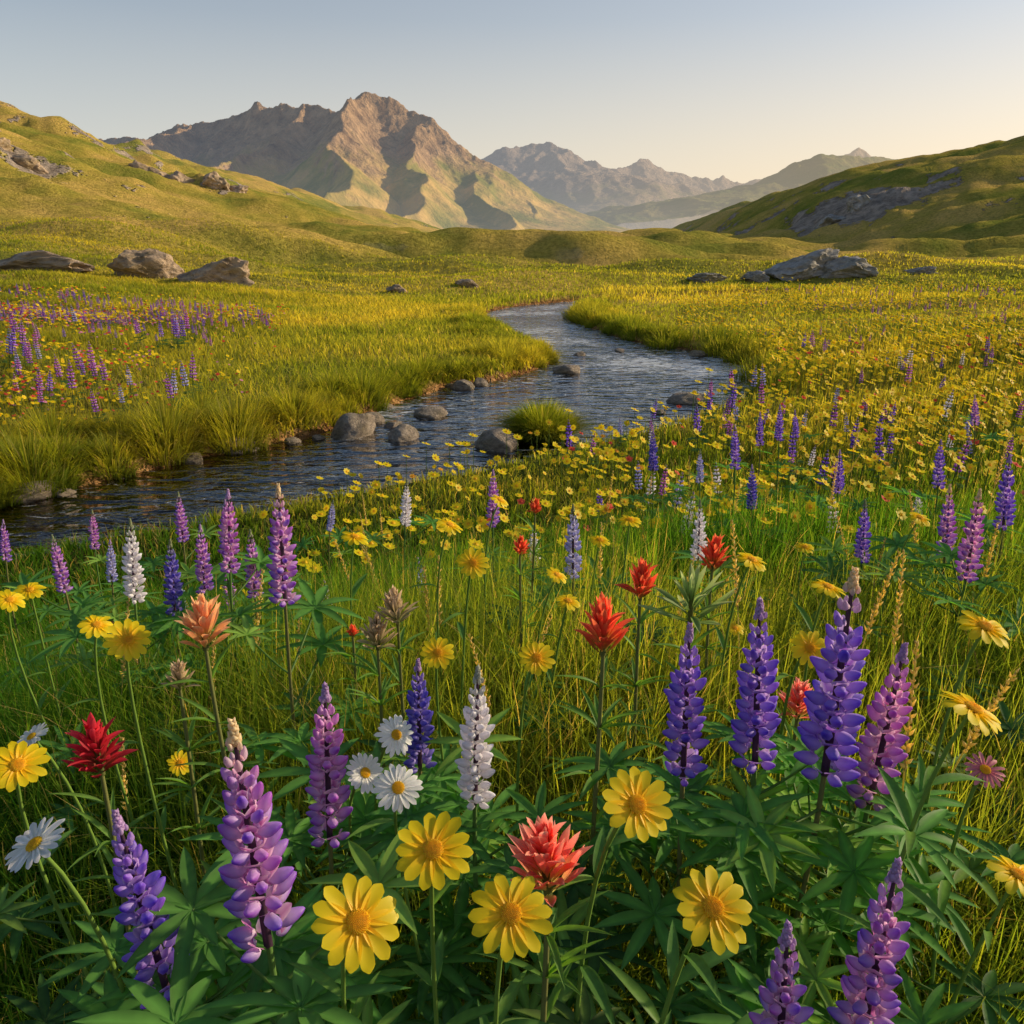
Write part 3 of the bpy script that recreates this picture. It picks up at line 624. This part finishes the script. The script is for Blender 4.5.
YD=discmesh((.97,.58,.012),(.99,.76,.03),.245).mesh('yellow_disc',[M_petal]); WD=discmesh((.95,.62,.02),(.98,.76,.04),.26).mesh('yellow_disc',[M_petal])
def calyx():
    g=GB(); V=[]; seg=12; pr=[(.04,-.16),(.16,-.12),(.25,-.04),(.27,.03)]
    for rr,z in pr:
        for k in range(seg): a=2*math.pi*k/seg; V.append((math.cos(a)*rr,math.sin(a)*rr,z))
    Q=[(i*seg+k,i*seg+(k+1)%seg,(i+1)*seg+(k+1)%seg,(i+1)*seg+k) for i in range(3) for k in range(seg)]
    g.add(V,Q,None,(.09,.16,.03)); return g.mesh('calyx',[M_leaf])
CAL=calyx()
DA=[(433,850,80,.06,0),(358,922,92,.064,0),(511,914,84,.062,0),(637,805,75,.06,0),(713,908,84,.062,0),(473,563,33,.055,0),(128,640,45,.056,0),(537,658,38,.05,0),(438,653,35,.05,0),(973,709,68,.06,3),(985,627,55,.06,3),(810,648,40,.05,0),(828,587,38,.06,3),(752,560,35,.06,3),(568,601,28,.05,3),(557,575,25,.05,3),(18,765,55,.06,0),(1018,875,60,.06,3),(97,625,35,.05,3),(805,547,20,.05,3),(355,537,30,.06,3),(450,525,28,.055,3),(920,518,25,.055,3),(180,763,25,.04,0),(735,628,20,.04,3),(10,600,30,.055,3),(30,590,28,.055,3),(500,500,22,.05,3),(630,520,26,.055,3),(600,540,22,.05,3),(35,845,64,.056,4),(398,788,50,.05,1),(365,773,42,.05,1),(396,735,42,.05,1),(32,737,36,.045,4),(985,770,40,.04,2)]
for i,(u,v,px,dm,ty) in enumerate(DA):
    D=F_*dm/px; P=unproject(u,v,D)
    side=ty in(3,4); wh=ty in(1,4)
    toc=nrm(np.array([0,0,1.0])-P)
    nrmv=nrm(toc*(.80 if not side else .22)+np.array([.28+rng.uniform(-.25,.25),rng.uniform(-.15,.15),.45 if not side else .9]))
    if ty==4: nrmv=nrm(np.array([-.30,-.22,.85]))
    bx,by=P[0]+rng.uniform(-.05,.05),P[1]+rng.uniform(0,.08)-nrmv[1]*.03; bz=Hs(bx,by)
    nm='white_daisy' if wh else ('pink_daisy' if ty==2 else 'yellow_daisy'); cat='daisy'
    root=bpy.data.objects.new(nm,None); C0.objects.link(root); root.location=(bx,by,bz); root.empty_display_size=.02
    root['label']={'yellow_daisy':"bright yellow daisy with golden centre on a thin stem" if not side else "yellow daisy tilted to the sky on a thin stem",'white_daisy':"white daisy with yellow centre on a thin stem" if not side else "white daisy tilted to one side on a thin stem",'pink_daisy':"small dusty pink daisy on a thin stem"}[nm]; root['category']=cat; root['group']=nm.replace('_',' ')+' flowers in the meadow'
    rel=P-np.array([bx,by,bz]); R_=dm/2*1.01
    c0=rel-nrmv*R_*.12
    pts=bez((0,0,0),c0-nrmv*.16,c0,10)
    V,Q=tube(pts,np.linspace(.0026,.0019,10),6); g=GB(); g.add(V,Q,None,(.15,.25,.045)); obj('stem',g.mesh('stem',[M_stem]),(0,0,0),root)
    x=nrm(np.cross(nrmv,(0.2,1,.3))); yv=np.cross(nrmv,x); Rm=np.stack([x,yv,nrmv],1); e=eul(Rm)
    rays=YR[3] if ty==3 else (YR[i%3] if ty==0 else (WR[i%2] if wh else PR))
    o=obj('petals',rays,rel,root,e,R_); o.rotation_euler.rotate_axis('Z',i*.7)
    obj('flower_disc',WD if wh else YD,rel,root,e,R_*(1 if not wh else .95))
    obj('calyx',CAL,rel,root,e,R_)
    if not wh or i%2:
        for k in range(6 if px>60 else 2):
            t=rng.uniform(.35,.85); pp=pts[int(t*9)]; obj('leaf',LANCE[k%2],pp,root,(rng.uniform(.15,.8),0,k*2.4+rng.uniform(-.3,.3)),rng.uniform(.5,.85))
# ---------------------------------------------------------------- paintbrush
def brush(seed,tipc,midc,basec,lo=38,w=.0115,n=52,Ls=.044):
    r=random.Random(seed); g=GB()
    for i in range(n):
        t=i/n; z=.002+.05*t; L=Ls*(1.05-.42*t)*r.uniform(.7,1.18); el=math.radians(lo+(82-lo)*t)+r.uniform(-.22,.18); az=i*2.39996
        V,Q=blade(L,w*(1-.2*t)*r.uniform(.75,1.1),6,.8,-.10+r.uniform(-.2,.35),1.2); o=np.array([math.cos(az)*math.cos(el),math.sin(az)*math.cos(el),math.sin(el)])
        s=np.repeat(np.linspace(0,1,7),3)[:,None]; bs=.45 if t>.3 else .7
        C=np.where(s<bs,np.array(basec)*(1-s/bs)+np.array(midc)*s/bs,np.array(midc)*(1-(s-bs)/(1-bs))+np.array(tipc)*(s-bs)/(1-bs))*r.uniform(.75,1.15)
        g.add(V@frame(o).T+np.array([math.cos(az)*.004,math.sin(az)*.004,z]),Q,None,C)
    V,Q=tube([(0,0,0),(0,0,.06)],[.004,.003],6); g.add(V,Q,None,(.16,.18,.05)); return g
BR={'red':brush(1,(.97,.26,.10),(.90,.09,.05),(.42,.36,.07)),'coral':brush(2,(.98,.50,.36),(.95,.15,.13),(.72,.66,.18),34,.0115,60),'orange':brush(3,(.97,.66,.34),(.95,.45,.20),(.55,.50,.14)),'crimson':brush(4,(.86,.07,.10),(.70,.03,.06),(.28,.10,.05),30),'pale':brush(5,(.72,.54,.36),(.54,.44,.24),(.24,.26,.10)),'green':brush(6,(.50,.58,.24),(.32,.48,.13),(.16,.28,.05),8,.011,26,.07)}
BRM={k:g.mesh('paintbrush_bracts',[M_petal]) for k,g in BR.items()}
PB=[(548,895,100,.09,'coral'),(603,655,68,.085,'red'),(640,600,48,.08,'red'),(712,572,42,.08,'red'),(206,650,66,.085,'orange'),(102,775,70,.085,'crimson'),(520,556,24,.05,'red'),(353,637,16,.03,'red'),(797,720,50,.07,'coral'),(535,515,20,.05,'red'),(180,690,35,.05,'pale'),(398,625,45,.07,'pale'),(378,650,45,.07,'pale'),(690,625,60,.09,'green')]
for i,(u,v,px,L,kc) in enumerate(PB):
    D=F_*L/px; P=unproject(u,v,D)
    bx,by=P[0]+rng.uniform(-.03,.03),P[1]+rng.uniform(.0,.05); bz=Hs(bx,by)
    root=bpy.data.objects.new('paintbrush_flower',None); C0.objects.link(root); root.location=(bx,by,bz); root.empty_display_size=.02
    dsc={'coral':'coral red','red':'scarlet red','orange':'pale orange','crimson':'deep crimson','pale':'faded straw coloured','green':'pale green budding'}[kc]
    root['label']=f"{dsc} paintbrush flower with pointed bracts on a stem"; root['category']='wildflower'; root['group']='paintbrush flowers in the meadow'
    rel=P-np.array([bx,by,bz]); pts=bez((0,0,0),rel-np.array([0,0,.15]),rel,8)
    V,Q=tube(pts,np.linspace(.0036,.0026,8),6); g=GB(); g.add(V,Q,None,(.17,.18,.06)); obj('stem',g.mesh('stem',[M_stem]),(0,0,0),root)
    obj('bracts',BRM[kc],rel,root,(rng.uniform(-.1,.1),rng.uniform(-.1,.1),i),L/.084)
    for k in range(16):
        t=rng.uniform(.45,.99); pp=pts[int(t*7)]; obj('leaf',LANCE[1],pp,root,(rng.uniform(.4,1.1),0,k*2.4),(.5,.75,.75))
# ---------------------------------------------------------------- seed stalks
def stalk(seed):
    r=random.Random(seed); g=GB(); pts=bez((0,0,0),(0,.0,.3),(.06,0,.5),9); V,Q=tube(pts,np.linspace(.0016,.0009,9),4); g.add(V,Q,None,(.52,.43,.19))
    for i in range(36):
        t=i/36; pp=np.array(pts[5])*(1-t)+np.array(pts[8])*t; az=i*2.4; el=math.radians(55); o=np.array([math.cos(az)*math.cos(el),math.sin(az)*math.cos(el),math.sin(el)])
        O=np.array([(-.25,.4,0),(.25,.4,0),(0,0,0),(0,1.3,0),(0,.4,.25),(0,.4,-.25)])*.012*(1-.4*t)
        g.add(O@frame(o).T+pp,None,[(2,0,4),(4,1,2),(3,4,0),(3,1,4),(2,5,0),(5,2,1),(5,3,0),(3,5,1)],np.array((.72,.54,.25))*r.uniform(.7,1.2))
    return g.mesh('seed_stalk',[M_leaf])
SM=[stalk(i) for i in range(3)]
pos=[(1.15,2.05),(1.2,2.15),(1.05,2.2),(.62,1.05),(.55,.9),(-.62,1.1),(-.2,1.7),(.95,1.9),(-.9,1.5),(.7,1.3)]
for i in range(48):
    if i<len(pos): x,y=pos[i]
    else: y=rng.uniform(1.2,5); x=rng.uniform(-.6,.65)*y
    obj('dry_grass_stalk',SM[i%3],(x,y,Hs(x,y)),None,(rng.uniform(-.15,.15),rng.uniform(-.2,.2),rng.uniform(0,6)),rng.uniform(.8,1.15),label="dry straw coloured grass stalk with a seed head",category="grass stalk",group="dry grass stalks in the meadow")
# ---------------------------------------------------------------- undergrowth
g=GB()
V4=[G.arr() for G in LEAFG]; Lc=lance(3,.12,.014,(.08,.18,.035)).arr()
for i in range(260):
    y=.5+1.6*rng.random()**1.7; x=rng.uniform(-.72,.72)*y*1.05; z=Hs(x,y)+rng.uniform(.06,.26)*min(1,.6+y*.3)
    if i%11==3: V,Q,T,C=Lc; s=rng.uniform(.7,1.2)
    else: V,Q,T,C=V4[i%5]; s=rng.uniform(.8,1.5)
    a=rng.uniform(0,6.28); tl=rng.uniform(-.25,.35); R=np.array(Matrix.Rotation(a,3,'Z')@Matrix.Rotation(tl,3,'X'))
    g.add((V*s)@R.T+np.array([x,y,z]),Q,T,C*rng.uniform(.35,.95))
obj('meadow_undergrowth',g.mesh('meadow_undergrowth',[M_leaf]),kind='stuff')
# ---------------------------------------------------------------- mid-distance flowers
def lowlup(pal,seed):
    g=GB(); V,Q,T,C=spike(pal,seed,False,(.46,.36,.54)).arr(); g.add(V+np.array([0,0,.22]),Q,T,C)
    V,Q=tube([(0,0,0),(0,0,.24)],[.004,.003],4); g.add(V,Q,None,(.10,.16,.04))
    r=random.Random(seed)
    for k in range(8):
        a=r.random()*6.3; z=r.uniform(.08,.2)
        for j in range(5):
            b=a+(j-2)*.5; Vb,Qb=blade(.06,.016,2,.3,.2); F=frame((math.cos(b),math.sin(b),.2)); g.add(Vb@F.T+np.array([math.cos(a)*.035,math.sin(a)*.035,z]),Qb,None,(.11,.22,.045))
    return g
LL={p_:lowlup(p_,3) for p_ in PAL}; LLM={k:v.mesh('lupine',[M_petal]) for k,v in LL.items()}
def lowdaisy(col,cen,n=9,R=.03,h=.3,tilt=.3):
    g=GB(); V=[(0,0,0)];C=[cen]
    for i in range(2*n):
        a=math.pi*i/n; rr=R*(1 if i%2 else .74); V.append((math.cos(a)*rr,math.sin(a)*rr,.15*R if i%2 else 0)); C.append(col)
    T=[(0,1+i,1+(i+1)%(2*n)) for i in range(2*n)]
    F=np.array(Matrix.Rotation(tilt,3,'X'))@np.array(Matrix.Rotation(.25,3,'Y')); g.add(np.array(V)@F.T+np.array([0,0,h]),None,T,np.array(C,float))
    D=[(0,0,.35*R)]+[(math.cos(2*math.pi*i/6)*R*.3,math.sin(2*math.pi*i/6)*R*.3,.04*R) for i in range(6)]
    g.add(np.array(D)@F.T+np.array([0,0,h]),None,[(0,1+i,1+(i+1)%6) for i in range(6)],cen)
    V,Q=tube([(0,0.01,0),(0,0.005,h*.6),(0,0,h)],[.0022,.002,.0016],3); g.add(V,Q,None,(.14,.22,.04)); return g
YL=[lowdaisy((.99,.84,.008),(.97,.66,.01),9,.03,.27,.3),lowdaisy((.99,.80,.008),(.97,.64,.01),8,.027,.24,.7),lowdaisy((.99,.86,.012),(.98,.68,.01),10,.031,.30,.1),lowdaisy((.99,.78,.008),(.97,.6,.01),8,.023,.26,.9)]
YLM=[g.mesh('yellow_daisy',[M_petal]) for g in YL]
RL=lowdaisy((.92,.14,.07),(.8,.08,.04),5,.024,.25,.5); WL=lowdaisy((.9,.9,.92),(.9,.7,.1),9,.022,.2,.3); OL=lowdaisy((.98,.50,.04),(.9,.4,.02),7,.024,.25,.4); PL=lowdaisy((.85,.36,.55),(.75,.25,.45),7,.024,.2,.5)
RLM=RL.mesh('red_wildflower',[M_petal]); WLM=WL.mesh('white_daisy',[M_petal]); OLM=OL.mesh('orange_wildflower',[M_petal])
def dens_pts(n,fn,x0,x1,y0,y1):
    X=rng.uniform(x0,x1,n*30);Y=rng.uniform(y0,y1,n*30); w=fn(X,Y)*((sdf(X,Y)>.15)); k=rng.random(n*30)<w; X,Y=X[k][:n],Y[k][:n]; return X,Y
def nearY(x,y):
    c=ss(.32,.56,.6*vn(x*.5,y*.5,91)+.4*vn(x*1.4,y*1.4,191)); return nearside(x,y)*(np.abs(x)<.72*y)*ss(2.,5.,y)*ss(20,13,y)*ss(-1.9,.3,x+.10*(y-4))*(.22+.78*c)*.9*np.where((x<1.6)&(y>5.6),ss(.25,1.0,sdf(x,y)),1)
def put(X,Y,meshes,name,label,cat,group,sc,upto):
    Z=H(X,Y)
    for i in range(min(upto,len(X))):
        obj(name,meshes[i%len(meshes)],(X[i],Y[i],Z[i]),None,(rng.uniform(-.15,.15),rng.uniform(-.15,.15),rng.uniform(-.6,.6)),sc(X[i],Y[i])*rng.uniform(.75,1.2),label=label,category=cat,group=group)
def stuffput(name,X,Y,gbs,sc):
    Z=H(X,Y); n=len(X); pick=rng.integers(0,len(gbs),n); VV=[];QQ=[];TT=[];CC=[];off=0
    for gi,G in enumerate(gbs):
        k=np.where(pick==gi)[0]
        if not len(k): continue
        V,Q,T,C=G.arr(); m=len(k); a=rng.uniform(-.9,.9,m); s=sc(X[k],Y[k])*rng.uniform(.7,1.25,m)
        ca,sa=np.cos(a)[:,None]*s[:,None],np.sin(a)[:,None]*s[:,None]
        W=np.stack([V[None,:,0]*ca-V[None,:,1]*sa+X[k][:,None],V[None,:,0]*sa+V[None,:,1]*ca+Y[k][:,None],V[None,:,2]*s[:,None]*rng.uniform(.75,1.15,(m,1))+Z[k][:,None]],-1)
        o_=off+np.arange(m)[:,None,None]*len(V)
        if Q is not None: QQ.append((Q[None]+o_).reshape(-1,4))
        if T is not None: TT.append((T[None]+o_).reshape(-1,3))
        VV.append(W.reshape(-1,3)); CC.append((C[None]*rng.uniform(.9,1.03,(m,1,1))).reshape(-1,3)); off+=m*len(V)
    obj(name,mesh_np(name,np.concatenate(VV),np.concatenate(QQ) if QQ else None,np.concatenate(TT) if TT else None,np.concatenate(CC),True,[M_petal]),kind='stuff')
scf=lambda x,y:1.0+.05*np.clip(y-1.5,0,10)
X,Y=dens_pts(3000,nearY,-4,16,2,20); o_=np.argsort(Y); X,Y=X[o_],Y[o_]
put(X,Y,YLM,'yellow_daisy',"yellow daisy on a thin stem in the meadow grass",'daisy','yellow daisy flowers in the meadow',scf,262)
stuffput('distant_yellow_flowers',X[262:],Y[262:],[YL[0],YL[1],YL[2],YL[3]],scf)
def fl(x,y): return nearside(x,y)*(np.abs(x)<.72*y)*ss(2.6,4.5,y)*ss(-.2,1.5,x)*(vn(x*.9,y*.9,95)>.45)*.6
X,Y=dens_pts(80,fl,-3,14,2.6,15)
for i in range(len(X)):
    pl=['violet','mix','violet','white','paleblue','pink'][i%6]
    put(X[i:i+1],Y[i:i+1],[LLM[pl]],'lupine',f"{DESC[pl]} lupine spike standing in the meadow grass",'lupine','lupines in the meadow',lambda x,y:.9+.03*y,1)
def fl2(x,y): return (~nearside(x,y))*(x>-.7*y)*(x<-.38*y)*ss(.5,1.5,sdf(x,y))*(vn(x*.7,y*.7,96)>.45)*(y<15)*.7
X,Y=dens_pts(60,fl2,-14,0,6,15)
for i in range(len(X)):
    pl=['violet','mix','pink','mix','paleblue'][i%5]
    put(X[i:i+1],Y[i:i+1],[LLM[pl]],'lupine',f"{DESC[pl]} lupine spike standing in the meadow grass",'lupine','lupines in the meadow',lambda x,y:1.1+.03*y,1)
for (x,y,pl) in [(-.35,3.0,'paleblue'),(-.7,2.7,'white'),(.1,3.3,'white'),(-.2,3.6,'paleblue'),(.75,3.4,'white'),(1.3,3.0,'white'),(.9,4.3,'paleblue'),(1.9,4.4,'violet'),(2.6,4.6,'mix'),(2.9,4.2,'violet'),(2.2,5.3,'pink'),(-1.2,3.1,'mix'),(-1.5,3.3,'paleblue')]:
    put(np.array([x]),np.array([y]),[LLM[pl]],'lupine',f"{DESC[pl]} lupine spike standing in the meadow grass",'lupine','lupines in the meadow',lambda x,y:.9,1)
fr=lambda x,y:nearside(x,y)*(np.abs(x)<.7*y)*ss(1.6,3.5,y)*(.1+.9*ss(-1,1.5,x))
X,Y=dens_pts(80,fr,-4,13,1.6,14); put(X,Y,[RLM],'red_wildflower',"small red wildflower in the meadow grass",'wildflower','red wildflowers in the meadow',lambda x,y:.8+.06*y,80)
X,Y=dens_pts(50,fr,-4,13,1.6,14); put(X,Y,[OLM],'orange_wildflower',"small orange wildflower in the meadow grass",'wildflower','orange wildflowers in the meadow',lambda x,y:.8+.05*y,60)
X,Y=dens_pts(40,lambda x,y:(np.abs(x)<.7*y)*(vn(x*2,y*2,97)>.6)*1.,-1.5,1.5,1.0,3.5); put(X,Y,[WLM],'white_daisy',"small white daisy in the meadow grass",'daisy','white daisy flowers in the meadow',lambda x,y:.55,40)
farL=lambda x,y:(~nearside(x,y))*(x<-.22*y-1)*(x>-.78*y)*ss(.6,2.5,sdf(x,y))*ss(24,12,y)*(.04+.96*ss(.42,.62,vn(x*.45,y*.45,98)*.6+.4*vn(x*1.6,y*1.6,198)))
X,Y=dens_pts(3000,farL,-22,0,7,26); stuffput('distant_mixed_flowers',X,Y,[YL[1],YL[0],YL[3],RL,YL[2],YL[0],PL,YL[1],RL],lambda x,y:.9+.014*y)
X,Y=dens_pts(640,lambda x,y:(~nearside(x,y))*(x<-.28*y-1.5*vn(x*.6,y*.6,5))*(x>-.75*y)*ss(13.5,16,y)*ss(22,18,y)*(.12+.88*ss(.4,.6,.6*vn(x*.4,y*.5,99)+.4*vn(x*1.5,y*1.5,199))),-16,0,13,22); stuffput('distant_purple_flowers',X,Y,[LL['mix'],LL['violet'],LL['pink']],lambda x,y:.85+.0*y)
farR=lambda x,y:nearside(x,y)*(x>.2*y)*(x<.75*y)*ss(13,16,y)*ss(40,18,y)*(.03+.97*ss(.44,.60,.6*vn(x*.22,y*.45,101)+.4*vn(x*.9,y*.9,201)))
X,Y=dens_pts(2800,farR,2,30,13,38); stuffput('distant_mixed_flowers',X,Y,[YL[1],YL[0],YL[3],YL[0],YL[2],YL[1],OL],lambda x,y:1.05+.012*y)
X,Y=dens_pts(160,lambda x,y:nearside(x,y)*(x>.3*y)*(x<.7*y)*(vn(x*.3,y*.5,102)>.6)*1.,4,25,14,32); stuffput('distant_purple_flowers',X,Y,[LL['mix'],LL['pink']],lambda x,y:.9+.0*y)
# ---------------------------------------------------------------- light, sky, camera
AZ,EL=math.radians(70),math.radians(18.5)
w=bpy.data.worlds.new("World");bpy.context.scene.world=w;w.use_nodes=True
nt=w.node_tree;bg=nt.nodes['Background'];s=nt.nodes.new('ShaderNodeTexSky');s.sky_type='NISHITA';s.sun_disc=False
s.sun_elevation=EL;s.sun_rotation=AZ;s.dust_density=.8;s.ozone_density=1.6;s.air_density=1.0
tc=nt.nodes.new('ShaderNodeTexCoord'); sx=nt.nodes.new('ShaderNodeSeparateXYZ'); nt.links.new(tc.outputs['Generated'],sx.inputs[0])
hz=ramp(nt,sx.outputs['Z'],[(.0,(.88,.88,.88)),(.10,(.62,.62,.62)),(.22,(.26,.26,.26)),(.45,(0,0,0))])
hc=ramp(nt,mth(nt,'MULTIPLY_ADD',sx.outputs['X'],.5,.5),[(.1,(5.1,5.2,5.2)),(.5,(7.2,6.0,4.7)),(.80,(9.0,6.5,4.1))])
cm=mixc(nt,hz.outputs[0],s.outputs[0],hc.outputs[0])
nt.links.new(cm,bg.inputs[0]);bg.inputs[1].default_value=.128
l=bpy.data.lights.new("Sun",'SUN');l.energy=5.0;l.angle=math.radians(.6);l.color=(1,.82,.54);ls=bpy.data.objects.new("Sun",l);C0.objects.link(ls)
sd=Vector((math.sin(AZ)*math.cos(EL),math.cos(AZ)*math.cos(EL),math.sin(EL))); ls.rotation_euler=sd.to_track_quat('Z','Y').to_euler()
cam=bpy.data.objects.new("Camera",bpy.data.cameras.new("Camera"));C0.objects.link(cam)
cam.location=(0,0,1.0);cam.rotation_euler=(math.radians(90-18.7),0,0);cam.data.lens=804/1024*36;cam.data.clip_start=.05;cam.data.clip_end=12000
bpy.context.scene.camera=cam
vs=bpy.context.scene.view_settings; vs.view_transform='Standard'; vs.look='None'; vs.exposure=0
